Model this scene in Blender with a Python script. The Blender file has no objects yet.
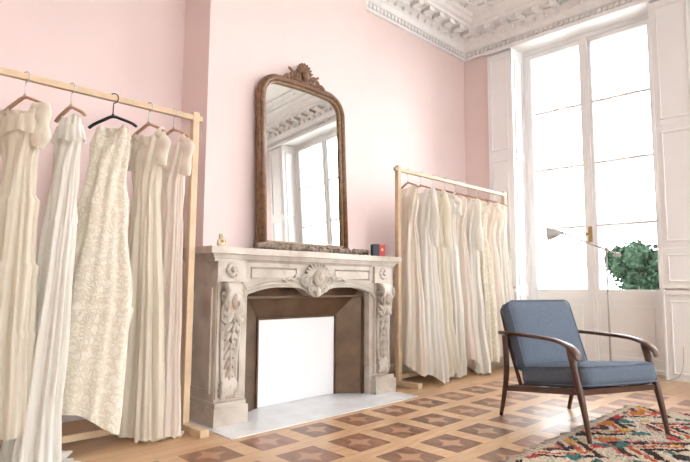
import bpy, bmesh, math, random
from mathutils import Vector, Matrix
S=bpy.context.scene
R=random.Random(7)
# ------------------------------------------------------------------ materials
def nt(name):
    m=bpy.data.materials.new(name); m.use_nodes=True
    t=m.node_tree; b=t.nodes.get('Principled BSDF'); return m,t,b
def N(t,typ,**k):
    n=t.nodes.new(typ)
    for a,v in k.items(): setattr(n,a,v)
    return n
def L(t,a,b): t.links.new(a,b)
def simple(name,col,rough=.5,metal=0,noise=0,nscale=8,bump=0,bscale=60,spec=None):
    m,t,b=nt(name)
    b.inputs['Base Color'].default_value=(*col,1); b.inputs['Roughness'].default_value=rough; b.inputs['Metallic'].default_value=metal
    if spec is not None: b.inputs['Specular IOR Level'].default_value=spec
    tc=N(t,'ShaderNodeTexCoord')
    if noise:
        n=N(t,'ShaderNodeTexNoise'); n.inputs['Scale'].default_value=nscale; n.inputs['Detail'].default_value=5
        L(t,tc.outputs['Object'],n.inputs['Vector'])
        r=N(t,'ShaderNodeValToRGB'); r.color_ramp.elements[0].position=.3; r.color_ramp.elements[1].position=.7
        r.color_ramp.elements[0].color=(*[c*(1-noise) for c in col],1); r.color_ramp.elements[1].color=(*[min(1,c*(1+noise*.5)) for c in col],1)
        L(t,n.outputs['Fac'],r.inputs['Fac']); L(t,r.outputs['Color'],b.inputs['Base Color'])
    if bump:
        n=N(t,'ShaderNodeTexNoise'); n.inputs['Scale'].default_value=bscale; n.inputs['Detail'].default_value=3
        L(t,tc.outputs['Object'],n.inputs['Vector'])
        bp=N(t,'ShaderNodeBump'); bp.inputs['Strength'].default_value=bump; bp.inputs['Distance'].default_value=.01
        L(t,n.outputs['Fac'],bp.inputs['Height']); L(t,bp.outputs['Normal'],b.inputs['Normal'])
    return m
M_pink=simple('pink_paint',(.80,.645,.615),.65,noise=.03,nscale=2,bump=.05,bscale=120)
M_white=simple('white_paint',(.87,.86,.85),.45,noise=.02,nscale=3)
M_plaster=simple('plaster',(.87,.855,.84),.7,noise=.06,nscale=14,bump=.15,bscale=40)
M_ceil=simple('ceiling_paint',(.87,.86,.84),.8)
M_pine=simple('pine_wood',(.64,.48,.31),.5,noise=.15,nscale=9)
M_hangwood=simple('hanger_wood',(.50,.30,.19),.45)
M_black=simple('black_plastic',(.015,.015,.018),.4)
M_steel=simple('steel',(.6,.6,.6),.3,1)
M_walnut=simple('walnut',(.088,.036,.02),.35,noise=.3,nscale=18)
M_blue=simple('blue_grey_wool',(.137,.168,.215),.95,noise=.12,nscale=90,bump=.5,bscale=260,spec=.1)
M_mframe=simple('gilt_brown_wood',(.20,.10,.05),.42,noise=.45,nscale=30,bump=.4,bscale=70)
M_mgold=simple('worn_gilt',(.34,.22,.12),.4,noise=.4,nscale=40)
M_iron=simple('bronzed_iron',(.130,.076,.042),.42,metal=.35,noise=.35,nscale=7)
M_brass=simple('brass',(.40,.27,.12),.35,1)
M_board=simple('white_board',(.80,.80,.80),.6)
M_garl=simple('carved_driftwood',(.28,.215,.17),.8,noise=.4,nscale=30,bump=.6,bscale=60)
M_mirror=simple('mirror_glass',(.88,.89,.88),.015,1)
M_cer=simple('ceramic_cream',(.75,.66,.5),.3,noise=.3,nscale=60)
M_gold=simple('gold_paint',(.7,.42,.12),.3,1)
M_navy=simple('navy_cloth',(.01,.018,.035),.5)
M_red=simple('red_cloth',(.50,.03,.03),.5)
M_hearth=simple('white_marble',(.71,.71,.72),.25,noise=.10,nscale=5)
M_lampw=simple('lamp_enamel',(.42,.40,.375),.3)
M_bark=simple('bark',(.08,.06,.04),.9)
M_leaf=simple('leaves',(.022,.040,.024),.8,noise=.6,nscale=3,spec=.05)
M_outer=simple('outside_ground',(.45,.45,.43),.9)

def marble():
    m,t,b=nt('aged_marble')
    tc=N(t,'ShaderNodeTexCoord')
    n=N(t,'ShaderNodeTexNoise'); n.inputs['Scale'].default_value=3.5; n.inputs['Detail'].default_value=9; n.inputs['Distortion'].default_value=1.6
    L(t,tc.outputs['Object'],n.inputs['Vector'])
    r=N(t,'ShaderNodeValToRGB'); e=r.color_ramp.elements
    e[0].position=.28; e[0].color=(.40,.33,.265,1); e[1].position=.64; e[1].color=(.60,.54,.465,1)
    x=e.new(.47); x.color=(.525,.46,.39,1)
    L(t,n.outputs['Fac'],r.inputs['Fac'])
    geo=N(t,'ShaderNodeNewGeometry')
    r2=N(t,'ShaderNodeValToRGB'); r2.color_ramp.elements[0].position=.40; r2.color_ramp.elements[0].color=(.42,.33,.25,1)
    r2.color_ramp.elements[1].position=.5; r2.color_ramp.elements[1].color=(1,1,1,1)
    L(t,geo.outputs['Pointiness'],r2.inputs['Fac'])  # dark ageing in the carved crevices, picked out by pointiness
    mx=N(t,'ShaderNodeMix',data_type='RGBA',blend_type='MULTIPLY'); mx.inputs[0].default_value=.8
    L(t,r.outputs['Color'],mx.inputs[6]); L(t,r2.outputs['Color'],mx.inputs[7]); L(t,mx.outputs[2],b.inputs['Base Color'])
    b.inputs['Roughness'].default_value=.4
    return m
M_marble=marble()

def fabric(name,col,lace=False,trans=.25):
    m,t,b=nt(name)
    out=t.nodes['Material Output']
    tc=N(t,'ShaderNodeTexCoord')
    b.inputs['Roughness'].default_value=.75; b.inputs['Specular IOR Level'].default_value=.2
    b.inputs['Sheen Weight'].default_value=.2
    bp=N(t,'ShaderNodeBump')
    if lace:
        v=N(t,'ShaderNodeTexVoronoi',feature='DISTANCE_TO_EDGE'); v.inputs['Scale'].default_value=20
        n0=N(t,'ShaderNodeTexNoise'); n0.inputs['Scale'].default_value=11; n0.inputs['Detail'].default_value=4
        L(t,tc.outputs['Object'],n0.inputs['Vector'])
        ad=N(t,'ShaderNodeMix',data_type='RGBA',blend_type='ADD'); ad.inputs[0].default_value=.25
        L(t,tc.outputs['Object'],ad.inputs[6]); L(t,n0.outputs['Color'],ad.inputs[7]); L(t,ad.outputs[2],v.inputs['Vector'])
        r=N(t,'ShaderNodeValToRGB'); r.color_ramp.elements[0].position=.02; r.color_ramp.elements[1].position=.22
        r.color_ramp.elements[0].color=(col[0]*.88,col[1]*.85,col[2]*.79,1); r.color_ramp.elements[1].color=(*[min(1,c*1.04) for c in col],1)
        L(t,v.outputs['Distance'],r.inputs['Fac']); L(t,r.outputs['Color'],b.inputs['Base Color'])
        L(t,r.outputs['Color'],bp.inputs['Height']); bp.inputs['Strength'].default_value=.7; bp.inputs['Distance'].default_value=.015
    else:
        b.inputs['Base Color'].default_value=(*col,1)
        n=N(t,'ShaderNodeTexNoise'); n.inputs['Scale'].default_value=9; n.inputs['Detail'].default_value=4
        mp=N(t,'ShaderNodeMapping'); mp.inputs['Scale'].default_value=(4,4,.4)
        L(t,tc.outputs['Object'],mp.inputs['Vector']); L(t,mp.outputs[0],n.inputs['Vector'])
        L(t,n.outputs['Fac'],bp.inputs['Height']); bp.inputs['Strength'].default_value=.6; bp.inputs['Distance'].default_value=.02
    L(t,bp.outputs['Normal'],b.inputs['Normal'])
    tr=N(t,'ShaderNodeBsdfTranslucent'); tr.inputs['Color'].default_value=(*col,1)
    mx=N(t,'ShaderNodeMixShader'); mx.inputs[0].default_value=trans
    L(t,b.outputs[0],mx.inputs[1]); L(t,tr.outputs[0],mx.inputs[2]); L(t,mx.outputs[0],out.inputs['Surface'])
    return m
F_ivory=fabric('ivory_chiffon',(.86,.80,.68),trans=.35)
F_lace=fabric('ivory_lace',(.86,.81,.70),lace=True,trans=.15)
F_lace2=fabric('white_lace',(.88,.85,.78),lace=True,trans=.2)
F_cream=fabric('cream_satin',(.87,.80,.69))
F_blush=fabric('blush_tulle',(.88,.80,.72),trans=.4)
F_white=fabric('white_crepe',(.89,.86,.79))

def parquet():
    m,t,b=nt('marquetry_parquet')
    g=N(t,'ShaderNodeNewGeometry'); sp=N(t,'ShaderNodeSeparateXYZ'); L(t,g.outputs['Position'],sp.inputs[0])
    def mt(op,a,bv=None,c=None):
        n=N(t,'ShaderNodeMath',operation=op)
        for i,v in enumerate((a,bv,c)):
            if v is None: continue
            if hasattr(v,'is_linked'): L(t,v,n.inputs[i])
            else: n.inputs[i].default_value=v
        return n.outputs[0]
    s=.38
    fx=mt('ABSOLUTE',mt('SUBTRACT',mt('FRACT',mt('DIVIDE',mt('ADD',sp.outputs[0],10.0),s)),.5))
    fy=mt('ABSOLUTE',mt('SUBTRACT',mt('FRACT',mt('DIVIDE',mt('ADD',sp.outputs[1],10.1),s)),.5))
    mxd=mt('MAXIMUM',fx,fy); sm=mt('ADD',fx,fy); mn=mt('MINIMUM',fx,fy)
    brown=mt('LESS_THAN',mxd,.345)
    line=mt('MULTIPLY',mt('GREATER_THAN',mxd,.335),mt('LESS_THAN',mxd,.35))
    star=mt('LESS_THAN',mt('ADD',mt('MULTIPLY',mn,2.2),mxd),.26)
    def grain(sc):
        mp=N(t,'ShaderNodeMapping'); mp.inputs['Scale'].default_value=sc
        L(t,g.outputs['Position'],mp.inputs['Vector'])
        n=N(t,'ShaderNodeTexNoise'); n.inputs['Scale'].default_value=1; n.inputs['Detail'].default_value=5
        L(t,mp.outputs[0],n.inputs['Vector']); return n.outputs['Fac']
    br=N(t,'ShaderNodeTexBrick'); br.inputs['Scale'].default_value=1; br.inputs['Brick Width'].default_value=.9; br.inputs['Row Height'].default_value=.09
    br.inputs['Mortar Size'].default_value=.0015; br.inputs['Color1'].default_value=(.50,.305,.165,1); br.inputs['Color2'].default_value=(.58,.375,.215,1); br.inputs['Mortar'].default_value=(.22,.12,.06,1)
    L(t,g.outputs['Position'],br.inputs['Vector'])
    rl=N(t,'ShaderNodeValToRGB'); rl.color_ramp.elements[0].color=(.50,.305,.165,1); rl.color_ramp.elements[1].color=(.63,.41,.24,1)
    rl.color_ramp.elements[0].position=.3; rl.color_ramp.elements[1].position=.7
    L(t,grain((6,30,1)),rl.inputs['Fac'])
    rb=N(t,'ShaderNodeValToRGB'); rb.color_ramp.elements[0].color=(.17,.076,.044,1); rb.color_ramp.elements[1].color=(.28,.135,.082,1)
    rb.color_ramp.elements[0].position=.3; rb.color_ramp.elements[1].position=.7
    L(t,grain((25,8,1)),rb.inputs['Fac'])
    # tile-to-tile tone variation
    wn=N(t,'ShaderNodeTexWhiteNoise',noise_dimensions='2D')
    cb=N(t,'ShaderNodeCombineXYZ')
    L(t,mt('FLOOR',mt('DIVIDE',mt('ADD',sp.outputs[0],10.0),s)),cb.inputs[0]); L(t,mt('FLOOR',mt('DIVIDE',mt('ADD',sp.outputs[1],10.1),s)),cb.inputs[1])
    L(t,cb.outputs[0],wn.inputs['Vector'])
    hv=N(t,'ShaderNodeHueSaturation'); L(t,rb.outputs[0],hv.inputs['Color'])
    L(t,mt('ADD',mt('MULTIPLY',wn.outputs['Value'],.5),.78),hv.inputs['Value'])
    def mix(f,a,bb):
        n=N(t,'ShaderNodeMix',data_type='RGBA')
        L(t,f,n.inputs[0])
        for i,v in ((6,a),(7,bb)):
            if isinstance(v,tuple): n.inputs[i].default_value=v
            else: L(t,v,n.inputs[i])
        return n.outputs[2]
    c=mix(brown,rl.outputs[0],hv.outputs[0])
    c=mix(star,c,(.42,.235,.14,1))
    c=mix(line,c,(.12,.055,.03,1))
    inner=mt('MULTIPLY',mt('LESS_THAN',sp.outputs[1],2.74),mt('LESS_THAN',sp.outputs[0],5.3))
    c=mix(inner,br.outputs[0],c)
    L(t,c,b.inputs['Base Color'])
    b.inputs['Roughness'].default_value=.30
    b.inputs['Specular IOR Level'].default_value=.5
    return m
M_floor=parquet()

def rugmat():
    m,t,b=nt('berber_rug_wool')
    g=N(t,'ShaderNodeTexCoord'); n=N(t,'ShaderNodeTexNoise'); n.inputs['Scale'].default_value=9; n.inputs['Detail'].default_value=3
    L(t,g.outputs['Object'],n.inputs['Vector'])
    ad=N(t,'ShaderNodeMix',data_type='RGBA',blend_type='ADD'); ad.inputs[0].default_value=.08
    L(t,g.outputs['Object'],ad.inputs[6]); L(t,n.outputs['Color'],ad.inputs[7])
    sp=N(t,'ShaderNodeSeparateXYZ'); L(t,ad.outputs[2],sp.inputs[0])
    def mt(op,a,bv=None):
        n=N(t,'ShaderNodeMath',operation=op)
        for i,v in enumerate((a,bv)):
            if v is None: continue
            if hasattr(v,'is_linked'): L(t,v,n.inputs[i])
            else: n.inputs[i].default_value=v
        return n.outputs[0]
    px=mt('PINGPONG',mt('MULTIPLY',sp.outputs[0],3.2),1.0)
    py=mt('ADD',mt('MULTIPLY',sp.outputs[1],2.2),mt('MULTIPLY',px,.75))
    fr=mt('FRACT',py)
    r=N(t,'ShaderNodeValToRGB'); r.color_ramp.interpolation='CONSTANT'; e=r.color_ramp.elements
    e[0].position=0; e[0].color=(.50,.425,.335,1); e[1].position=.28; e[1].color=(.05,.03,.028,1)
    for p,c in ((.41,(.48,.40,.32)),(.49,(.42,.10,.045)),(.58,(.50,.43,.35)),(.69,(.07,.04,.04)),(.80,(.42,.15,.12)),(.87,(.48,.40,.32))):
        x=e.new(p); x.color=(*c,1)
    L(t,fr,r.inputs['Fac'])
    v=N(t,'ShaderNodeTexVoronoi'); v.inputs['Scale'].default_value=12; L(t,g.outputs['Object'],v.inputs['Vector'])
    sv=N(t,'ShaderNodeSeparateColor'); L(t,v.outputs['Color'],sv.inputs[0])
    r2=N(t,'ShaderNodeValToRGB'); r2.color_ramp.interpolation='CONSTANT'; e=r2.color_ramp.elements
    e[0].position=0; e[0].color=(.50,.43,.34,1); e[1].position=.25; e[1].color=(.48,.17,.05,1)
    for p,c in ((.45,(.06,.045,.05)),(.58,(.07,.16,.15)),(.72,(.42,.06,.06)),(.88,(.52,.33,.10))):
        x=e.new(p); x.color=(*c,1)
    L(t,sv.outputs[0],r2.inputs['Fac'])
    sel=mt('GREATER_THAN',sv.outputs[1],.68)
    mx=N(t,'ShaderNodeMix',data_type='RGBA'); L(t,sel,mx.inputs[0]); L(t,r.outputs[0],mx.inputs[6]); L(t,r2.outputs[0],mx.inputs[7])
    L(t,mx.outputs[2],b.inputs['Base Color']); b.inputs['Roughness'].default_value=1; b.inputs['Specular IOR Level'].default_value=.05
    return m
M_rug=rugmat()
M_fringe=simple('rug_fringe_wool',(.50,.43,.35),.95)
def glassmat():
    m=bpy.data.materials.new('window_glass'); m.use_nodes=True; t=m.node_tree; t.nodes.clear()
    o=N(t,'ShaderNodeOutputMaterial'); a=N(t,'ShaderNodeBsdfTransparent'); g=N(t,'ShaderNodeBsdfGlossy'); g.inputs['Roughness'].default_value=.02
    f=N(t,'ShaderNodeFresnel'); f.inputs['IOR'].default_value=1.25; x=N(t,'ShaderNodeMixShader')
    a.inputs['Color'].default_value=(.97,.98,.98,1)
    L(t,f.outputs[0],x.inputs[0]); L(t,a.outputs[0],x.inputs[1]); L(t,g.outputs[0],x.inputs[2]); L(t,x.outputs[0],o.inputs['Surface']); return m
M_glass=glassmat()

# ------------------------------------------------------------------ mesh builder
class MB:
    def __init__(s): s.v=[]; s.f=[]; s.mi=[]; s.mats=[]; s.sm=[]
    def m(s,mat):
        if mat not in s.mats: s.mats.append(mat)
        return s.mats.index(mat)
    def add(s,vs,fs,mat,M=None,smooth=False):
        o=len(s.v); k=s.m(mat)
        s.v+= [tuple(M@Vector(p)) if M else tuple(p) for p in vs]
        for f in fs: s.f.append(tuple(i+o for i in f)); s.mi.append(k); s.sm.append(smooth)
    def box(s,x0,x1,y0,y1,z0,z1,mat,M=None):
        vs=[(x,y,z) for z in (z0,z1) for y in (y0,y1) for x in (x0,x1)]
        s.add(vs,[(0,2,3,1),(4,5,7,6),(0,1,5,4),(2,6,7,3),(0,4,6,2),(1,3,7,5)],mat,M)
    def prism(s,poly,a0,a1,axis,mat,M=None,smooth=False):
        def P(p,a):
            return {'y':(p[0],a,p[1]),'x':(a,p[0],p[1]),'z':(p[0],p[1],a)}[axis]
        n=len(poly); vs=[P(p,a0) for p in poly]+[P(p,a1) for p in poly]
        s.add(vs,[tuple(range(n)),tuple(range(2*n-1,n-1,-1))],mat,M)
        s.add(vs,[(i,(i+1)%n,(i+1)%n+n,i+n) for i in range(n)],mat,M,smooth)
    def ell(s,c,r,mat,M=None,nu=12,nv=8,rot=None):
        vs=[];fs=[]
        for j in range(nv+1):
            ph=math.pi*j/nv
            for i in range(nu):
                th=2*math.pi*i/nu
                p=Vector((r[0]*math.sin(ph)*math.cos(th),r[1]*math.sin(ph)*math.sin(th),r[2]*math.cos(ph)))
                if rot is not None: p=rot@p
                vs.append(p+Vector(c))
        for j in range(nv):
            for i in range(nu):
                fs.append((j*nu+i,(j+1)*nu+i,(j+1)*nu+(i+1)%nu,j*nu+(i+1)%nu))
        s.add(vs,fs,mat,M,True)
    def sweep(s,pts,rad,mat,M=None,n=8,up=None,cap=True):
        pts=[Vector(p) for p in pts]; vs=[];fs=[]
        if not isinstance(rad,list): rad=[rad]*len(pts)
        pu=Vector(up) if up else None
        prev=None
        for i,p in enumerate(pts):
            d=(pts[min(i+1,len(pts)-1)]-pts[max(i-1,0)]).normalized()
            if pu is not None: a=pu
            elif prev is not None: a=prev
            else: a=Vector((0,0,1)) if abs(d.z)<.9 else Vector((1,0,0))
            a=(a-d*a.dot(d)); a=a.normalized() if a.length>1e-6 else Vector((1,0,0))
            prev=a; b=d.cross(a)
            r=rad[min(i,len(rad)-1)]; ra,rb=(r if hasattr(r,'__len__') else (r,r))
            for k in range(n):
                th=2*math.pi*(k+.5)/n
                vs.append(p+a*(ra*math.cos(th))+b*(rb*math.sin(th)))
        for i in range(len(pts)-1):
            for k in range(n):
                fs.append((i*n+k,i*n+(k+1)%n,(i+1)*n+(k+1)%n,(i+1)*n+k))
        if cap:
            fs.append(tuple(range(n-1,-1,-1))); fs.append(tuple(range((len(pts)-1)*n,len(pts)*n)))
        s.add(vs,fs,mat,M,n>4)
    def spiral(s,c,u,v,r0,r1,turns,tr,mat,start=0,M=None,seg=26):
        u=Vector(u);v=Vector(v);c=Vector(c);pts=[];rd=[]
        for i in range(seg+1):
            k=i/seg; a=start+turns*2*math.pi*k; r=r0+(r1-r0)*k
            pts.append(c+u*math.cos(a)*r+v*math.sin(a)*r); rd.append(tr*(.55+.45*(1-k)))
        s.sweep(pts,rd,mat,M,6)
        s.ell(c,(tr*1.3,)*3,mat,M,8,6)
    def obj(s,name,bevel=0,parent=None,loc=None,rot=None,sub=0):
        me=bpy.data.meshes.new(name); me.from_pydata(s.v,[],s.f); me.update()
        for m in s.mats: me.materials.append(m)
        me.polygons.foreach_set('material_index',s.mi); me.polygons.foreach_set('use_smooth',s.sm)
        bm=bmesh.new(); bm.from_mesh(me); bmesh.ops.recalc_face_normals(bm,faces=bm.faces); bm.to_mesh(me); bm.free()
        o=bpy.data.objects.new(name,me); S.collection.objects.link(o)
        if bevel:
            b=o.modifiers.new('bevel','BEVEL'); b.width=bevel; b.segments=2; b.limit_method='ANGLE'; b.angle_limit=math.radians(40)
        if loc: o.location=loc
        if rot: o.rotation_euler=rot
        if parent: o.parent=parent
        return o
def smoothpts(P,n=6):
    P=[Vector(p) for p in P]; out=[]
    for i in range(len(P)-1):
        p0=P[max(i-1,0)];p1=P[i];p2=P[i+1];p3=P[min(i+2,len(P)-1)]
        for k in range(n):
            t=k/n; out.append(.5*((2*p1)+(p2-p0)*t+(2*p0-5*p1+4*p2-p3)*t*t+(3*p1-p0-3*p2+p3)*t**3))
    out.append(P[-1]); return out

# ------------------------------------------------------------------ room
XW=6.1; YR=3.9; YC=3.5; CX0=2.0; CX1=3.73; XL=-2.2; YF=-2.8; ZC=4.33; ZB=3.94
b=MB(); b.box(XL-.2,XW+.45,YF-.2,YR+.2,-.2,0,M_floor); b.obj('floor')
b=MB(); b.box(XL-.2,XW+.45,YF-.2,YR+.2,ZC,ZC+.2,M_ceil); b.obj('ceiling')
b=MB(); b.box(XL-.2,XW+.45,YR,YR+.2,0,ZC,M_pink); b.obj('wall_fireplace_side')
b=MB(); b.box(CX0,CX1,YC,YR,0,ZC,M_pink); b.obj('wall_chimney_breast')
b=MB(); b.box(XL-.2,XL,YF-.2,YR,0,ZC,M_pink); b.obj('wall_left')
W1=(1.60,3.20); W2=(-.86,.80); ZT=3.92
b=MB()
for y0,y1 in ((YF-.2,W2[0]),(W2[1],W1[0]),(W1[1],YR)): b.box(XW,XW+.45,y0,y1,0,ZC,M_pink)
for w in (W1,W2): b.box(XW,XW+.45,w[0],w[1],ZT,ZC,M_white)
b.obj('wall_window_side')
FW=[(-1.4,0.2),(1.2,2.8),(3.9,5.5)]
b=MB(); xs=[XL-.2]+[q for w in FW for q in w]+[XW]
for i in range(0,len(xs),2): b.box(xs[i],xs[i+1],YF-.2,YF,0,ZC,M_pink)
for w in FW:
    b.box(w[0],w[1],YF-.2,YF,3.7,ZC,M_pink)
b.obj('wall_front')
def french_window(name,place,width,zt):
    b=MB()
    def bx(u0,u1,d0,d1,z0,z1,mat=M_white):
        vs=[place(u,d,z) for z in (z0,z1) for d in (d0,d1) for u in (u0,u1)]
        b.add(vs,[(0,2,3,1),(4,5,7,6),(0,1,5,4),(2,6,7,3),(0,4,6,2),(1,3,7,5)],mat)
    fr=.06; d0=.26
    bx(0,fr,d0,d0+.1,0,zt); bx(width-fr,width,d0,d0+.1,0,zt); bx(fr,width-fr,d0,d0+.1,zt-.05,zt); bx(fr,width-fr,d0-.02,d0+.1,0,.04)
    mid=width/2
    for u0,u1 in ((fr,mid-.005),(mid+.005,width-fr)):
        st=.065
        bx(u0,u0+st,d0+.01,d0+.06,.045,zt-.055); bx(u1-st,u1,d0+.01,d0+.06,.045,zt-.055)
        g0,g1=u0+st,u1-st
        bx(g0,g1,d0+.01,d0+.06,zt-.11,zt-.055)
        bx(g0,g1,d0+.012,d0+.058,.045,.15); bx(g0,g1,d0+.012,d0+.058,.76,.88)
        bx(g0,g1,d0+.025,d0+.045,.15,.76)
        bx(g0+.06,g1-.06,d0+.012,d0+.05,.21,.70)
        zb=.88; zs=(zt-.11-zb)/4
        for k in range(1,4): bx(g0,g1,d0+.015,d0+.055,zb+k*zs-.015,zb+k*zs+.015)
        bx(g0,g1,d0+.033,d0+.037,zb,zt-.11,M_glass)
    bx(mid-.035,mid+.035,d0-.012,d0+.012,.045,zt-.055)
    bx(mid-.006,mid+.006,d0-.025,d0-.013,.1,zt-.2,M_white)
    bx(mid-.020,mid+.020,d0-.034,d0-.012,1.42,1.60,M_brass)
    bx(mid-.05,mid+.012,d0-.065,d0-.034,1.50,1.525,M_brass)
    return b.obj(name,.003)
french_window('window_1',lambda u,d,z:(XW+d,W1[1]-u,z),W1[1]-W1[0],ZT)
french_window('window_2',lambda u,d,z:(XW+d,W2[1]-u,z),W2[1]-W2[0],ZT)
for i,w in enumerate(FW):
    french_window('window_%d'%(i+3),lambda u,d,z,w=w:(w[0]+u,YF-d+.2,z),w[1]-w[0],3.7)
def panel(b,y0,y1,x,z0,z1,t=.03,dirx=-1,mat=M_white,mar=.045):
    b.box(min(x,x+dirx*t),max(x,x+dirx*t),y0,y1,z0,z1,mat)
    xx=x+dirx*t
    m=mar
    if y1-y0<2.4*mar: return
    for q in ((y0+m,y1-m,z0+m*1.4,z0+m*1.4+.018),(y0+m,y1-m,z1-m*1.4-.018,z1-m*1.4),(y0+m,y0+m+.016,z0+m*1.4,z1-m*1.4),(y1-m-.016,y1-m,z0+m*1.4,z1-m*1.4)):
        b.box(min(xx,xx+dirx*.012),max(xx,xx+dirx*.012),*q,mat)
for k,w in enumerate((W1,W2)):
    b=MB()
    for side,(ya,yb) in enumerate(((w[1],w[1]+.32),(w[0]-.38,w[0]))):
        panel(b,ya,yb,XW,0,.84,.03)
        b.box(XW-.06,XW,ya,yb,.84,.88,M_white)
        for z0,z1 in ((.9,1.3),(1.3,2.55),(2.55,ZT-.04)): panel(b,ya,yb,XW,z0,z1,.045)
    b.box(XW-.075,XW,w[0]-.40,w[1]+.34,ZT-.02,ZB+.01,M_white)
    for yy,sg in ((w[1],-1),(w[0],1)):
        ylo,yhi=sorted((yy,yy+sg*.02)); b.box(XW-.045,XW+.26,ylo,yhi,0,ZT,M_white)
        for z0,z1 in ((.08,.8),(.92,1.3),(1.36,2.5),(2.56,3.78)):
            ylo,yhi=sorted((yy+sg*.02,yy+sg*.032))
            b.box(XW+.02,XW+.035,ylo,yhi,z0,z1,M_white); b.box(XW+.21,XW+.225,ylo,yhi,z0,z1,M_white)
            b.box(XW+.02,XW+.225,ylo,yhi,z0,z0+.015,M_white); b.box(XW+.02,XW+.225,ylo,yhi,z1-.015,z1,M_white)
    b.obj('trim_%d'%(k+1),.003)
def bb(name,x0,x1,y0,y1):
    b=MB(); b.box(x0,x1,y0,y1,0,.16,M_white)
    b.obj(name,.004)
bb('baseboard_fireplace_left',XL,CX0,YR-.025,YR); bb('baseboard_fireplace_right',CX1,XW,YR-.025,YR)
bb('baseboard_chimney_left',CX0-.025,CX0,YC,YR-.025); bb('baseboard_chimney_right',CX1,CX1+.025,YC,YR-.025)
bb('baseboard_window_corner',XW-.025,XW,W1[1]+.35,YR-.025); bb('baseboard_window_pier',XW-.025,XW,W2[1]+.35,W1[0]-.4)
bb('baseboard_left',XL,XL+.025,YF,YR-.025)
# cornice
poly=[(XL,YF),(XW,YF),(XW,YR),(CX1,YR),(CX1,YC),(CX0,YC),(CX0,YR),(XL,YR)]
def offs(poly,d):
    n=len(poly); out=[]
    for i in range(n):
        p0=Vector(poly[i-1]);p=Vector(poly[i]);p1=Vector(poly[(i+1)%n])
        e0=(p-p0).normalized();e1=(p1-p).normalized()
        n0=Vector((-e0.y,e0.x));n1=Vector((-e1.y,e1.x))
        q=p+n0*d+n1*d; out.append((q.x,q.y))
    return out
prof=[(0,ZB),(.03,ZB),(.035,ZB+.02),(.02,ZB+.03),(.02,ZB+.085),(.05,ZB+.095),(.06,ZB+.12),(.07,ZB+.15),(.095,ZB+.185),(.13,ZB+.21),(.17,ZB+.225),(.17,ZB+.25),(.19,ZB+.255),(.31,ZB+.26),(.31,ZB+.30),(.34,ZB+.31),(.37,ZB+.345),(.40,ZB+.355),(.42,ZB+.39)]
b=MB(); n=len(poly)
rings=[[(x,y,z) for x,y in offs(poly,d)] for d,z in prof]
vs=[p for r in rings for p in r]
b.add(vs,[(j*n+i,j*n+(i+1)%n,(j+1)*n+(i+1)%n,(j+1)*n+i) for j in range(len(prof)-1) for i in range(n)],M_plaster)
for d0,d1,h in ((.52,.56,.025),(.60,.75,.012),(.79,.83,.03)):
    A=offs(poly,d0);B=offs(poly,d1)
    vs=[(x,y,ZC) for x,y in A]+[(x,y,ZC-h) for x,y in A]+[(x,y,ZC-h) for x,y in B]+[(x,y,ZC) for x,y in B]
    b.add(vs,[(j*n+i,j*n+(i+1)%n,(j+1)*n+(i+1)%n,(j+1)*n+i) for j in range(3) for i in range(n)],M_plaster)
for i in range(n):
    p=Vector(poly[i]);q=Vector(poly[(i+1)%n]); e=(q-p).normalized(); nn=Vector((-e.y,e.x)); ln=(q-p).length
    if ln<.2 or poly[i][1]<YF+.1 and poly[(i+1)%n][1]<YF+.1: continue
    if abs(p.x-XL)<.01 and abs(q.x-XL)<.01: continue
    M=Matrix(((e.x,nn.x,0,p.x),(e.y,nn.y,0,p.y),(0,0,1,0),(0,0,0,1)))
    k=.045
    while k<ln-.03:
        b.box(k,k+.035,.02,.05,ZB+.035,ZB+.08,M_plaster,M); k+=.062
    k=.24
    while k<ln-.2:
        b.box(k,k+.085,.17,.295,ZB+.205,ZB+.258,M_plaster,M)
        b.sweep([(k+.0,.185,ZB+.215),(k+.085,.185,ZB+.215)],.024,M_plaster,M,8)
        b.sweep([(k+.0,.27,ZB+.225),(k+.085,.27,ZB+.225)],.015,M_plaster,M,8)
        for a in range(6):
            aa=a*math.pi/3; b.ell((k+.15+.018*math.cos(aa),.245+.018*math.sin(aa),ZB+.252),(.013,.013,.01),M_plaster,M,6,4)
        k+=.21
    k=.45
    while k<ln-.45:
        b.ell((k,.675,ZC-.012),(.045,.028,.014),M_plaster,M,8,4)
        b.ell((k+.07,.64,ZC-.012),(.02,.02,.012),M_plaster,M,6,4); b.ell((k+.07,.71,ZC-.012),(.02,.02,.012),M_plaster,M,6,4)
        b.ell((k,.115,ZB+.19),(.022,.03,.035),M_plaster,M,6,5)
        k+=.14
b.obj('trim_cornice')

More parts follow.
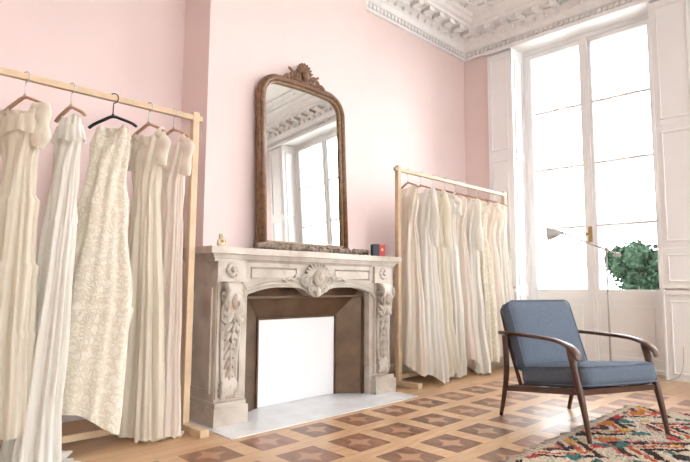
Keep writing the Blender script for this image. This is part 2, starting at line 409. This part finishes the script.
# ------------------------------------------------------------------ fireplace
fx0,fx1,fy=1.87,3.66,3.07
FB=YC-.004
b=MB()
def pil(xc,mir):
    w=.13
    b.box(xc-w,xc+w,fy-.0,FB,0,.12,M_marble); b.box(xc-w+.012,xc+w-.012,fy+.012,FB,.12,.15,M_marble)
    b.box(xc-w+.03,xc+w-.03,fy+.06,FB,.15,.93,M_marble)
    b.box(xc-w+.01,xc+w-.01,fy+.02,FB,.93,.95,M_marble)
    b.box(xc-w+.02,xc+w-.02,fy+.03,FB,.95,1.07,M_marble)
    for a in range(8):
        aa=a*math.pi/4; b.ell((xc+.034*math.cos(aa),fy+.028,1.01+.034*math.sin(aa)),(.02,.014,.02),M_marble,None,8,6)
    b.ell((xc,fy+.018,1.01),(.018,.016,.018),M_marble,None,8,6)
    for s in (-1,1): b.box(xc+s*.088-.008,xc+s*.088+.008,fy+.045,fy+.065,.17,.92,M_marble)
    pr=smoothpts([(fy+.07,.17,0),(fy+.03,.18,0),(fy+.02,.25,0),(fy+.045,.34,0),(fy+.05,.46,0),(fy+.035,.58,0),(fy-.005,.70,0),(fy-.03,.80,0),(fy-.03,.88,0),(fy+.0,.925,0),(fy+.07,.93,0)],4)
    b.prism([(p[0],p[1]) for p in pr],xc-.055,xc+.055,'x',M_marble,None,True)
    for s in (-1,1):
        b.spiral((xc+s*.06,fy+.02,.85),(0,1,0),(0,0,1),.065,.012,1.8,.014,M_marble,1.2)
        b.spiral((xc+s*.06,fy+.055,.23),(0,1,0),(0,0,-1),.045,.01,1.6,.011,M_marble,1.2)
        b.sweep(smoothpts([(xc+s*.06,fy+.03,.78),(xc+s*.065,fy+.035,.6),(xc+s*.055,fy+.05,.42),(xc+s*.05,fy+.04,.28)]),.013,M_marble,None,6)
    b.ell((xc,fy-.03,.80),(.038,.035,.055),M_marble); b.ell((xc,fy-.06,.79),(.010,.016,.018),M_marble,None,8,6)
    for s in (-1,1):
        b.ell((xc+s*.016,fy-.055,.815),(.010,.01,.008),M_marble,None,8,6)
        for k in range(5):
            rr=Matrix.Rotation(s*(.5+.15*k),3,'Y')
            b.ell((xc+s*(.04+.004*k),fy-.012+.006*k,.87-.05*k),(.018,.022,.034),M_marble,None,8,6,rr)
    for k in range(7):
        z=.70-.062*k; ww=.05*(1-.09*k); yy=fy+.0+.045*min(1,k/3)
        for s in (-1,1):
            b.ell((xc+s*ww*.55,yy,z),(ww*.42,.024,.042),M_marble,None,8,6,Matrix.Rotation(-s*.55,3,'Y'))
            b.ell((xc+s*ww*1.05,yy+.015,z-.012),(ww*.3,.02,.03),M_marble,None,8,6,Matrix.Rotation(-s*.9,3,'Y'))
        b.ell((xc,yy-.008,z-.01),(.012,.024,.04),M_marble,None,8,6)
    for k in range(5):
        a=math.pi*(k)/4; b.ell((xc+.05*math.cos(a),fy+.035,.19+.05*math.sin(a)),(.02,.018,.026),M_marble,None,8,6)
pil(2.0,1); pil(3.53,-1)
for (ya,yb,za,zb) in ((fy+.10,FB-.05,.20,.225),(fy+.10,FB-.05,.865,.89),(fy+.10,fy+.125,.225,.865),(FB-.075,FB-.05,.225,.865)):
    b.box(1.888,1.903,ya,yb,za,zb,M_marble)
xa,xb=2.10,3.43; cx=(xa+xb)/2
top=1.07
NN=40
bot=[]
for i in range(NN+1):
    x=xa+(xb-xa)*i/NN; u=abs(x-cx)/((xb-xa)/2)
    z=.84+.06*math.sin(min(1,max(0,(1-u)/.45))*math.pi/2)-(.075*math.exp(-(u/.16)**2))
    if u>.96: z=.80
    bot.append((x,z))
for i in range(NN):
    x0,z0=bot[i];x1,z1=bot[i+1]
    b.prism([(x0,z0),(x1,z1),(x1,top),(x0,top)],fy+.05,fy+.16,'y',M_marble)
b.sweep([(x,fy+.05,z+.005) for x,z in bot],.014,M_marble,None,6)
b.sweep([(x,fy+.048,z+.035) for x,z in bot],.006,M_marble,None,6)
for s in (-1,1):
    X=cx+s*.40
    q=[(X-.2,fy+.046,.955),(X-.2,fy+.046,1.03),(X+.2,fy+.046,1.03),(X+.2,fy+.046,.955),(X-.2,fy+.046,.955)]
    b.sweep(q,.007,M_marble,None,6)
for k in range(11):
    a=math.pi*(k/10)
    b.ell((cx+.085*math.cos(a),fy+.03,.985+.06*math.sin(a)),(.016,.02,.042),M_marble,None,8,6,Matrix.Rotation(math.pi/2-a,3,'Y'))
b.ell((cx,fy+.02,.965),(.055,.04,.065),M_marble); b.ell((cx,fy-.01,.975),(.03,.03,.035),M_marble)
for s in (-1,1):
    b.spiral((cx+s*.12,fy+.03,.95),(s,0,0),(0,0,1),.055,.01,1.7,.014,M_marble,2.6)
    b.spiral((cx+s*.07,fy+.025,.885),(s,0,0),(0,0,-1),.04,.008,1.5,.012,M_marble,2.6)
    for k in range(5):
        b.ell((cx+s*(.17+.035*k),fy+.04,.965-.006*k+.012*(k%2)),(.026,.014,.016-.0015*k),M_marble,None,8,6,Matrix.Rotation(s*(.3 if k%2 else -.4),3,'Y'))
b.ell((cx,fy+.03,.86),(.022,.03,.04),M_marble)
def shelfpoly(o):
    P=[(fx0-.05-o,FB)]
    P+=[(fx0-.05-o,fy-.02-o)]
    for i in range(21):
        x=fx0+.20+(fx1-fx0-.40)*i/20
        P.append((x,fy-.005-o-(.03*math.exp(-((x-cx)/.22)**2))+.02))
    P+=[(fx1+.02+o,fy-.02-o),(fx1+.02+o,FB)]
    return P
b.prism(shelfpoly(-.035),1.065,1.085,'z',M_marble); b.prism(shelfpoly(-.018),1.085,1.10,'z',M_marble); b.prism(shelfpoly(-.005),1.10,1.115,'z',M_marble)
b.prism(shelfpoly(.02),1.115,1.16,'z',M_marble)
b.box(2.10,2.145,fy+.065,fy+.2,0,.86,M_marble); b.box(3.385,3.43,fy+.065,fy+.2,0,.86,M_marble)
yo,yi=fy+.13,fy+.28
O=(2.145,3.385,.0,.90); I=(2.395,3.175,0,.645)
def quad(p): b.add(p,[(0,1,2,3)],M_iron)
quad([(O[0],yo,0),(I[0],yi,0),(I[0],yi,I[3]),(O[0],yo,O[3])])
quad([(O[1],yo,0),(O[1],yo,O[3]),(I[1],yi,I[3]),(I[1],yi,0)])
quad([(O[0],yo,O[3]),(I[0],yi,I[3]),(I[1],yi,I[3]),(O[1],yo,O[3])])
b.sweep([(I[0]-.01,yi-.012,0),(I[0]-.01,yi-.012,I[3]+.01),(I[1]+.01,yi-.012,I[3]+.01),(I[1]+.01,yi-.012,0)],.012,M_iron,None,4)
b.sweep([(O[0]+.015,yo-.005,0),(O[0]+.015,yo-.005,O[3]-.08),(O[1]-.015,yo-.005,O[3]-.08),(O[1]-.015,yo-.005,0)],.014,M_iron,None,4)
b.box(I[0]-.3,I[1]+.3,yi+.04,yi+.05,0,.9,M_iron)
b.box(I[0],I[1],yi-.004,yi+.014,.008,I[3],M_board)
b.obj('fireplace',.003)
b=MB(); b.box(1.83,3.62,2.80,fy+.30,.0,.006,M_hearth); b.obj('trim_hearth')

# ------------------------------------------------------------------ mirror
mw,mh=.96,1.47; mr=.17; fw=.072
def archpath(w,h,r,z0=0):
    P=[(-w/2,0,z0)]
    P.append((-w/2,0,h-r-.2))
    for k in range(13):
        a=math.pi-k*math.pi/2/12; P.append((-w/2+r+r*math.cos(a),0,h-r+r*math.sin(a)))
    for k in range(1,8):
        u=-w/2+r+(w-2*r)*k/8; P.append((u,0,h+.012*math.sin(math.pi*k/8)))
    for k in range(13):
        a=math.pi/2-k*math.pi/2/12; P.append((w/2-r+r*math.cos(a),0,h-r+r*math.sin(a)))
    P.append((w/2,0,h-r-.2)); P.append((w/2,0,z0)); return P
b=MB()
def fsweep(w,h,r,rad,mat,y=0,ny=8):
    P=[(p[0],y,p[2]) for p in archpath(w,h,r)]
    b.sweep(P,rad,mat,None,ny,up=(0,1,0))
fsweep(mw-fw,mh-fw/2,mr,(.028,fw*.60),M_mframe,-.01,4)
fsweep(mw-fw*.95,mh-fw/2,mr,(.02,.022),M_mframe,-.045,10)
fsweep(mw-.02,mh-.01,mr+.03,(.014,.011),M_mframe,-.032,8)
fsweep(mw-2*fw+.015,mh-fw+.005,mr-.03,(.012,.009),M_mgold,-.036,8)
b.box(-mw/2,mw/2,-.05,.02,0,.075,M_mframe); b.box(-mw/2+.06,mw/2-.06,-.045,-.03,.075,.088,M_mgold)
Q=archpath(mw-2*fw+.05,mh-fw+.02,mr-.01)
for i in range(len(Q)-1):
    a=Vector(Q[i]);c=Vector(Q[i+1]);nseg=max(1,int((c-a).length/.022))
    for k in range(nseg):
        p=a.lerp(c,k/nseg); b.ell((p.x,-.045,p.z),(.007,.007,.007),M_mgold,None,6,4)
gp=archpath(mw-2*fw+.02,mh-fw,mr-.03,.07)
b.add([(p[0],-.022,p[2]) for p in gp],[tuple(range(len(gp)))],M_mirror)
b.box(-mw/2+.04,mw/2-.04,.02,.028,.02,mh-.2,M_mframe)
cz=mh+.0
for k in range(9):
    a=math.pi*(.08+.84*k/8)
    b.ell((.055*math.cos(a),-.045,cz+.075+.062*math.sin(a)),(.014,.018,.045),M_mframe,None,8,6,Matrix.Rotation(math.pi/2-a,3,'Y'))
b.ell((0,-.055,cz+.055),(.04,.03,.05),M_mframe); b.ell((0,-.075,cz+.05),(.02,.02,.028),M_mgold)
for s in (-1,1):
    b.spiral((s*.10,-.045,cz+.045),(s,0,0),(0,0,1),.05,.01,1.7,.013,M_mframe,2.4)
    b.spiral((s*.185,-.045,cz+.005),(s,0,0),(0,0,1),.04,.008,1.5,.011,M_mframe,2.4)
    b.spiral((s*.055,-.05,cz-.015),(s,0,0),(0,0,-1),.035,.008,1.5,.011,M_mframe,2.4)
    for k in range(6):
        b.ell((s*(.12+.032*k),-.045,cz+.06-.02*k),(.026,.014,.014),M_mframe,None,8,6,Matrix.Rotation(s*(.9 if k%2 else -.1),3,'Y'))
    b.ell((s*.15,-.04,cz+.085),(.03,.012,.012),M_mframe,None,8,6,Matrix.Rotation(-s*.5,3,'Y'))
b.obj('wall_mirror',.0,loc=(2.88,3.40,1.162),rot=(math.radians(-2.7),0,0))

# ------------------------------------------------------------------ mantel objects
b=MB(); x=-.60
R.seed(3)
b.sweep([(-.6+1.2*k/24,0.0,.036+.010*math.sin(k*.9)) for k in range(25)],[(.022,.028)]*25,M_garl,None,8)
while x<.60:
    h=.05*(1-.55*(abs(x)/.6)**2)
    for j in range(3):
        b.ell((x+R.uniform(-.01,.01),R.uniform(-.035,.035),.028+R.uniform(0,h*.5)),(R.uniform(.014,.026),R.uniform(.012,.02),R.uniform(.012,.02)),M_garl,None,7,5,Matrix.Rotation(R.uniform(-1,1),3,'Y'))
    x+=.022
b.obj('carved_garland',0,loc=(2.90,3.26,1.161))
b=MB()
b.sweep([(0,0,0),(0,0,.012)],.032,M_cer,None,14)
b.sweep([(0,0,.012),(0,0,.03),(0,0,.05),(0,0,.062)],[.026,.03,.022,.012],M_cer,None,14)
b.ell((0,-.003,.075),(.021,.02,.022),M_cer)
for s in (-1,1): b.ell((s*.014,0,.094),(.007,.005,.012),M_cer,None,8,6); b.ell((s*.026,-.008,.04),(.008,.012,.02),M_cer,None,8,6); b.ell((s*.007,-.022,.078),(.003,.003,.003),M_black,None,6,4)
b.ell((0,-.024,.045),(.012,.01,.012),M_gold,None,8,6); b.ell((0,-.023,.072),(.004,.004,.003),M_gold,None,6,4)
b.obj('ceramic_figurine',0,loc=(1.98,3.22,1.162))
b=MB()
def book(x0,w,h,d,mat):
    b.box(x0,x0+.003,-d/2,d/2,0,h,mat); b.box(x0+w-.003,x0+w,-d/2,d/2,0,h,mat); b.box(x0,x0+w,-d/2-.003,-d/2,0,h,mat)
    b.box(x0+.003,x0+w-.003,-d/2,d/2-.004,.003,h-.003,M_board)
book(-.055,.055,.105,.07,M_navy); book(.002,.050,.10,.065,M_red); 
b.ell((.027,-.036,.055),(.012,.002,.012),M_gold,None,10,6)
b.obj('small_books',.001,loc=(3.48,3.12,1.1615),rot=(0,0,-.5))

# ------------------------------------------------------------------ garment racks
def rack(name,x0,x1,y,H=2.05):
    b=MB(); p=.022
    for x in (x0,x1):
        b.box(x-p,x+p,y-p,y+p,.03,H,M_pine)
        b.box(x-.03,x+.03,y-.25,y+.25,0,.045,M_pine)
    b.box(x0-.05,x1+.05,y-.017,y+.017,H-.055,H-.02,M_pine)
    b.box(x0,x1,y+.03,y+.065,.045,.085,M_pine)
    return b.obj(name,.004)
R1Y=3.19; R2Y=3.24
rack('garment_rack',-.45,1.735,R1Y)
rack('garment_rack.001',3.90,5.90,R2Y)
RZ=2.05-.0375

def hanger(parent,mat,z=.0,w=.19):
    b=MB()
    P=[(-w,0,-.05),(-w*.8,0,-.03),(-w*.4,0,-.005),(0,0,.014),(w*.4,0,-.005),(w*.8,0,-.03),(w,0,-.05)]
    b.sweep(smoothpts(P,4),(.009,.013),mat,None,8)
    hz=-z
    r=.030
    pts=[]
    for k in range(15):
        a=-math.pi/2+k*(math.pi*1.35)/14
        pts.append((r*math.cos(a)*1.0,0,hz+r*math.sin(a)))
    b.sweep([(0,0,.014),(0,0,hz-.05),(0,0,hz-.034)]+pts,.0032,M_steel if mat is not M_black else M_black,None,6)
    b.ell((0,0,.02),(.009,.009,.014),mat,None,8,6)
    return b.obj('hanger',0,parent=parent)

def lerp_prof(pr,t):
    for i in range(len(pr)-1):
        if t<=pr[i+1][0]:
            k=(t-pr[i][0])/(pr[i+1][0]-pr[i][0]); k=k*k*(3-2*k)
            return tuple(pr[i][j]+(pr[i+1][j]-pr[i][j])*k for j in (1,2))
    return pr[-1][1:]
def dress(name,x,y,rot,prof,mat,length,seed,amp=.03,nf=(6,11,17),neck=(.09,.12),sleeve=0,sw=.05,lean=(0,0),drop=.125,tdir=0,hmat=None,hw=None,tiers=(),hem=.03,ruffle=0,train=1.0):
    r=random.Random(seed); NR,NC=84,168
    zt=RZ-drop; ph=[r.uniform(0,6.28) for _ in range(8)]
    b=MB(); vs=[];fs=[]
    for j in range(NR+1):
        t=j/NR; w,d=lerp_prof(prof,t)
        A=amp*min(1,max(0,(t-.08)/.55))**.8
        for tt in tiers:
            if 0<=t-tt<.06: w+=.016*(1-(t-tt)/.06); d+=.014*(1-(t-tt)/.06)
        for i in range(NC):
            th=2*math.pi*i/NC
            dr=.35*math.sin(3*t+ph[5])
            f=.50*math.sin(nf[0]*th+ph[0]+1.1*t+dr)+.42*math.sin(nf[1]*th+ph[1]-1.9*t)+.30*math.sin(nf[2]*th+ph[2]+2.4*t)+.3*math.sin(2*th+ph[3]+2*t)
            f=math.copysign(abs(f)**.8,f)
            w2=w+A*f; d2=d+A*f*.9
            if t<.3: 
                cr=.006*math.sin(9*th+ph[6]+14*t)+.004*math.sin(40*t+3*th+ph[7]); w2+=cr; d2+=cr
            c,s_=math.cos(th),math.sin(th)
            X=w2*math.copysign(abs(c)**.9,c); Y=d2*s_
            z=-t*length
            k=max(0,1-t/.16)
            z-=k*.06*(abs(X)/max(w,.01))**1.5
            nw,nd=neck
            if abs(X)<nw:
                dip=nd if s_<0 else nd*.4
                z-=k*dip*(1-(X/nw)**2)
            X+=lean[0]*t**1.4; Y+=lean[1]*t**1.4
            z-=hem*t**6*math.sin(2*th+ph[4])
            fl=-zt+.008
            if z<fl:
                o=fl-z; g=train*(.35+1.1*max(0,math.cos(th-tdir)))
                X+=math.cos(th)*o*g; Y+=math.sin(th)*o*g
                z=fl+.018*(1+f)*.8*max(.2,1-o)
            vs.append((X,Y,z))
    for j in range(NR):
        for i in range(NC):
            fs.append((j*NC+i,(j+1)*NC+i,(j+1)*NC+(i+1)%NC,j*NC+(i+1)%NC))
    b.add(vs,fs,mat,None,True)
    if sleeve:
        w0=prof[0][1]
        for s in (-1,1):
            P=smoothpts([(s*(w0-.035),0,-.055),(s*(w0+.01),0,-.10),(s*(w0+.02),-.01,-.1-sleeve*.5),(s*(w0+.005),-.02,-.1-sleeve)],6)
            rd=[(sw*(.75+.25*math.sin(k*.7+seed)+ (.3*k/len(P))),sw*.6*(.8+.2*math.cos(k*.9))) for k in range(len(P))]
            b.sweep(P,rd,mat,None,14,cap=False)
    if ruffle:
        w0,d0=lerp_prof(prof,.1); rv=[];rf=[];nn_=96
        for j in range(4):
            for i in range(nn_):
                th=2*math.pi*i/nn_; fl_=1+.22*j/3+.10*(j/3)*math.sin(14*th+seed)
                rv.append(((w0+.008)*fl_*math.cos(th),(d0+.008)*fl_*math.sin(th),-.10-ruffle*j/3-.012*math.sin(5*th+seed)*(j/3)))
        for j in range(3):
            for i in range(nn_): rf.append((j*nn_+i,(j+1)*nn_+i,(j+1)*nn_+(i+1)%nn_,j*nn_+(i+1)%nn_))
        b.add(rv,rf,mat,None,True)
    o=b.obj(name,0,loc=(x,y,zt),rot=(0,0,math.radians(rot)))
    hanger(o,hmat or M_hangwood,-drop,hw or min(.19,prof[0][1]+.01))
    return o
dress('wedding_dress',.735,R1Y,-68,[(0,.14,.03),(.1,.14,.06),(.22,.10,.055),(.4,.13,.075),(.7,.16,.095),(1,.22,.12)],F_ivory,1.70,11,amp=.030,nf=(7,12,19),sleeve=.18,sw=.06,lean=(-.05,0),tiers=(.32,.52,.72),ruffle=.10)
dress('wedding_dress.001',.965,R1Y,-74,[(0,.08,.02),(.06,.10,.035),(.16,.09,.045),(.4,.10,.06),(.7,.13,.08),(1,.20,.12)],F_white,2.12,12,amp=.028,nf=(7,13,20),neck=(.05,.05),tdir=-.8,lean=(.02,-.14),hw=.13,ruffle=.09,train=.8)
dress('wedding_dress.002',1.20,R1Y,-52,[(0,.10,.025),(.08,.12,.05),(.2,.115,.06),(.36,.16,.085),(.62,.24,.12),(1,.27,.15)],F_lace,1.74,13,amp=.024,nf=(5,9,14),neck=(.07,.12),hmat=M_black,lean=(-.14,-.04),hw=.15,tiers=(.64,),hem=.07)
dress('wedding_dress.003',1.42,R1Y,-74,[(0,.13,.025),(.10,.12,.05),(.22,.09,.05),(.35,.11,.06),(.6,.14,.075),(1,.17,.10)],F_ivory,1.89,14,amp=.026,nf=(7,12,21),sleeve=.16,sw=.05,lean=(0,.03),train=.5)
dress('wedding_dress.004',1.585,R1Y,-76,[(0,.13,.022),(.1,.12,.04),(.2,.10,.045),(.4,.11,.05),(.7,.13,.06),(1,.17,.08)],F_blush,1.89,15,amp=.021,nf=(8,13,22),sleeve=.2,sw=.045,neck=(.08,.2),lean=(0,-.03),train=.5)
dress('wedding_dress.005',.50,R1Y,-70,[(0,.14,.025),(.10,.13,.05),(.22,.10,.055),(.35,.12,.065),(.6,.15,.08),(1,.19,.12)],F_ivory,1.84,16,amp=.022)
mats=[F_cream,F_white,F_ivory,F_white,F_blush,F_white,F_lace,F_blush,F_white]
for i in range(9):
    xx=4.05+i*.205
    q=(1.0,1.12,.9,1.05,.95)[i%5]
    pr=[(0,.16,.025),(.1,.15,.055),(.22,.12*q,.05),(.4,.16*q,.075),(.7,.21*q,.09),(1,.24*q+.03*(i%3),.115)]
    dress('wedding_dress.%03d'%(6+i),xx,R2Y,78+((i*37)%13-6),pr,mats[i],(1.74,1.84,1.80,1.88,1.76,1.86,1.82,1.78,1.88)[i],30+i,amp=.024,nf=(5+i%3,9+i%4,15+i%5),sleeve=(.50 if i in (1,2,5) else (.15 if i%2 else 0)),sw=.045,neck=(.09,.10+.06*(i%3)),ruffle=(.08 if i in (3,6) else 0),hem=.05)

# ------------------------------------------------------------------ armchair
b=MB()
def cushion(M,sx,sy,sz,mat,puff=.02,seg=14,pip=True):
    bm=bmesh.new(); bmesh.ops.create_cube(bm,size=2)
    bmesh.ops.subdivide_edges(bm,edges=bm.edges[:],cuts=seg,use_grid_fill=True)
    idx={};vs=[]
    def rnd(p):
        x,y,z=p
        r=.045; hx,hy,hz=sx/2,sy/2,sz/2
        q=Vector((x*hx,y*hy,z*hz))
        core=Vector((max(-hx+r,min(hx-r,q.x)),max(-hy+r,min(hy-r,q.y)),max(-hz+r,min(hz-r,q.z))))
        dlt=q-core
        if dlt.length>1e-6:
            mxc=max(abs(dlt.x),abs(dlt.y),abs(dlt.z)); dlt=dlt.normalized()*mxc
        q=core+dlt
        q.z+=puff*z*(1-x*x)*(1-y*y)
        q.x+=.006*x*(1-y*y); q.y+=.006*y*(1-x*x)
        return q
    for i,v in enumerate(bm.verts): idx[v]=i; vs.append(rnd(v.co))
    fs=[tuple(idx[v] for v in f.verts) for f in bm.faces]; bm.free()
    b.add(vs,fs,mat,M,True)
    if pip:
        for zz in (sz/2-.012,-sz/2+.012):
            P=[];hx,hy=sx/2-.004,sy/2-.004;r=.04
            for cxx,cyy,a0 in ((hx-r,hy-r,0),(-hx+r,hy-r,90),(-hx+r,-hy+r,180),(hx-r,-hy+r,270)):
                for k in range(5):
                    a=math.radians(a0+k*22.5); P.append((cxx+r*math.cos(a),cyy+r*math.sin(a),zz))
            P.append(P[0]); b.sweep(P,.005,mat,M,6,cap=False)
for s in (-.305,.305):
    b.sweep(smoothpts([(s,-.41,0),(s,-.375,.19),(s,-.33,.36),(s,-.285,.53)],5),[(.012+.008*min(1,k/8),.014+.010*min(1,k/8)) for k in range(16)],M_walnut,None,10)
    b.sweep(smoothpts([(s,.41,0),(s,.35,.20),(s,.325,.37),(s,.335,.565)],5),[(.012+.007*min(1,k/8),.014+.008*min(1,k/8)) for k in range(16)],M_walnut,None,10)
    ap=smoothpts([(s,.39,.580),(s,.22,.578),(s,.0,.572),(s*1.01,-.18,.56),(s*1.02,-.29,.535),(s*1.02,-.35,.495),(s*1.02,-.365,.455)],5)
    n_=len(ap); rr=[]
    for k in range(n_):
        q=k/(n_-1); wdt=.016+.020*math.exp(-((q-.72)/.2)**2)
        rr.append((wdt if q<.97 else wdt*.7,.013 if q<.9 else .010))
    b.sweep(ap,rr,M_walnut,None,12,up=(1,0,0))
    b.sweep([(s*.97,-.36,.275),(s*.97,0,.235),(s*.97,.35,.195)],(.014,.026),M_walnut,None,4,up=(1,0,0))
    b.sweep(smoothpts([(s*.80,.24,.19),(s*.80,.35,.46),(s*.80,.44,.735)],4),.014,M_walnut,None,8)
for y,z in ((-.35,.272),(.335,.20)): b.sweep([(-.305,y,z),(.305,y,z)],(.024,.014),M_walnut,None,4,up=(0,0,1))
for z,y in ((.735,.437),(.61,.395),(.48,.35),(.34,.298)): b.sweep([(-.25,y,z),(.25,y,z)],(.018,.009),M_walnut,None,8,up=(0,0,1))
for k in range(5): b.sweep([(-.30,-.28+.13*k,.262-.015*k),(.30,-.28+.13*k,.262-.015*k)],(.006,.02),M_walnut,None,4,up=(0,0,1))
Ms=Matrix.Translation((0,-.09,.333))@Matrix.Rotation(math.radians(-6.5),4,'X')
cushion(Ms,.575,.61,.13,M_blue,.014)
Mb=Matrix.Translation((0,.285,.565))@Matrix.Rotation(math.radians(-20),4,'X')@Matrix.Rotation(math.radians(90),4,'X')
cushion(Mb,.555,.49,.11,M_blue,.014)
b.obj('armchair',.0,loc=(3.67,1.515,.0125),rot=(math.radians(-1.65),0,math.radians(-24.2)))

# ------------------------------------------------------------------ rug
b=MB(); rx0,rx1,ry0,ry1=2.25,4.52,-1.6,1.43
nx,ny=230,300; vs=[]; R.seed(5)
for j in range(ny+1):
    for i in range(nx+1):
        x=rx0+(rx1-rx0)*i/nx; y=ry0+(ry1-ry0)*j/ny
        e=(i in (0,nx) or j in (0,ny))
        z=.004 if e else .008+R.random()*.012
        if not e: x+=R.uniform(-.004,.004); y+=R.uniform(-.004,.004)
        else:
            if i in (0,nx): x+=.012*math.sin(y*9)
            else: y+=.012*math.sin(x*8)
        vs.append((x-3.4,y,z))
b.add(vs,[(j*(nx+1)+i,j*(nx+1)+i+1,(j+1)*(nx+1)+i+1,(j+1)*(nx+1)+i) for j in range(ny) for i in range(nx)],M_rug)
k=rx0
while k<rx1:
    for yy,sg in ((ry1,1),(ry0,-1)):
        l=R.uniform(.04,.08); dx=R.uniform(-.02,.02)
        b.sweep([(k-3.4,yy-sg*.015,.010),(k-3.4+dx*.5,yy+sg*l*.5,.012),(k-3.4+dx,yy+sg*l,.004)],[.004,.004,.003],M_fringe,None,5)
    k+=.018
b.obj('berber_rug',0,loc=(3.4,0,.001))

# ------------------------------------------------------------------ floor lamp
b=MB(); 
b.sweep([(0,0,0),(0,0,.012),(0,0,.02)],[.13,.13,.11],M_lampw,None,28)
b.sweep([(0,0,.02),(0,0,1.28)],.010,M_lampw,None,10)
b.ell((0,0,1.28),(.024,.024,.024),M_lampw,None,10,8)
b.sweep([(-.02,-.10,1.23),(0,0,1.28),(.02,.46,1.48)],.010,M_lampw,None,8)
b.ell((-.02,-.11,1.225),(.024,.034,.024),M_lampw,None,10,8)
hd=Vector((.02,.46,1.48)); ax=Vector((-.3,.9,-.05)).normalized()
b.sweep([hd-ax*.03,hd+ax*.01,hd+ax*.03,hd+ax*.07,hd+ax*.14],[.012,.024,.038,.055,.075],M_lampw,None,18,cap=False)
b.ell(hd+ax*.075,(.026,.026,.026),M_board,None,10,8)
cab=smoothpts([(.0,-.02,.02),(.1,-.15,.01),(.28,-.25,.008),(.40,-.40,.008),(.44,-.50,.1),(.455,-.52,.38)],6)
b.sweep(cab,.004,M_lampw,None,6)
b.obj('floor_lamp',0,loc=(5.62,1.98,0))

# ------------------------------------------------------------------ outside
b=MB(); b.box(XW+1.2,70,-40,50,-4.2,-4,M_outer); b.box(-60,XW+1.2,-60,YF-1.5,-4.2,-4,M_outer); b.obj('outside_ground')
def tree(name,x,y,zc,r,seed):
    rr=random.Random(seed); b=MB()
    b.sweep([(0,0,-4),(0.05,0,-2),(0,.05,zc-r*.3)],[.22,.17,.1],M_bark,None,10)
    for k in range(6):
        a=k*1.05; b.sweep([(0,.02,zc-r*.9),(r*.5*math.cos(a),r*.5*math.sin(a),zc-r*.1+.2*(k%2))],[.07,.03],M_bark,None,6)
    cl=[(0,0,zc,r*.75)]+[(rr.uniform(-.6,.6)*r,rr.uniform(-.6,.6)*r,zc+rr.uniform(-.45,.5)*r,r*rr.uniform(.35,.5)) for _ in range(12)]
    vs=[];fs=[]
    for cx_,cy_,cz_,cr in cl:
        b.ell((cx_,cy_,cz_),(cr*.8,cr*.8,cr*.75),M_leaf,None,12,8)
        for _ in range(420):
            d=Vector((rr.gauss(0,1),rr.gauss(0,1),rr.gauss(0,1))).normalized()*cr*rr.uniform(.75,1.08)
            p=Vector((cx_,cy_,cz_))+d
            a=Vector((rr.gauss(0,1),rr.gauss(0,1),rr.gauss(0,1))).normalized()*.09; c=a.cross(Vector((rr.gauss(0,1),rr.gauss(0,1),rr.gauss(0,1)))).normalized()*.06
            o=len(vs); vs+=[p-a,p+c,p+a,p-c]; fs.append((o,o+1,o+2,o+3))
    b.add(vs,fs,M_leaf); return b.obj(name,0,loc=(x,y,0))
tree('garden_tree',22,6.35,1.3,1.45,1)
tree('garden_tree.001',24,4.6,.6,1.6,2)

# ------------------------------------------------------------------ world, camera
w=bpy.data.worlds.new('World'); S.world=w; w.use_nodes=True
bg=w.node_tree.nodes['Background']; bg.inputs[0].default_value=(.975,.985,1,1); bg.inputs[1].default_value=14.3
cam=bpy.data.cameras.new('camera'); co=bpy.data.objects.new('camera',cam); S.collection.objects.link(co)
cam.sensor_width=36; cam.lens=537/690*36; cam.clip_start=.05
rm=(Matrix.Rotation(math.radians(45.4-90),4,'Z')@Matrix.Rotation(math.radians(90+5.64),4,'X')@Matrix.Rotation(math.radians(.4),4,'Z'))
co.location=(0,0,.92)
co.rotation_euler=rm.to_euler()
S.camera=co
S.view_settings.view_transform='Standard'
S.view_settings.exposure=0
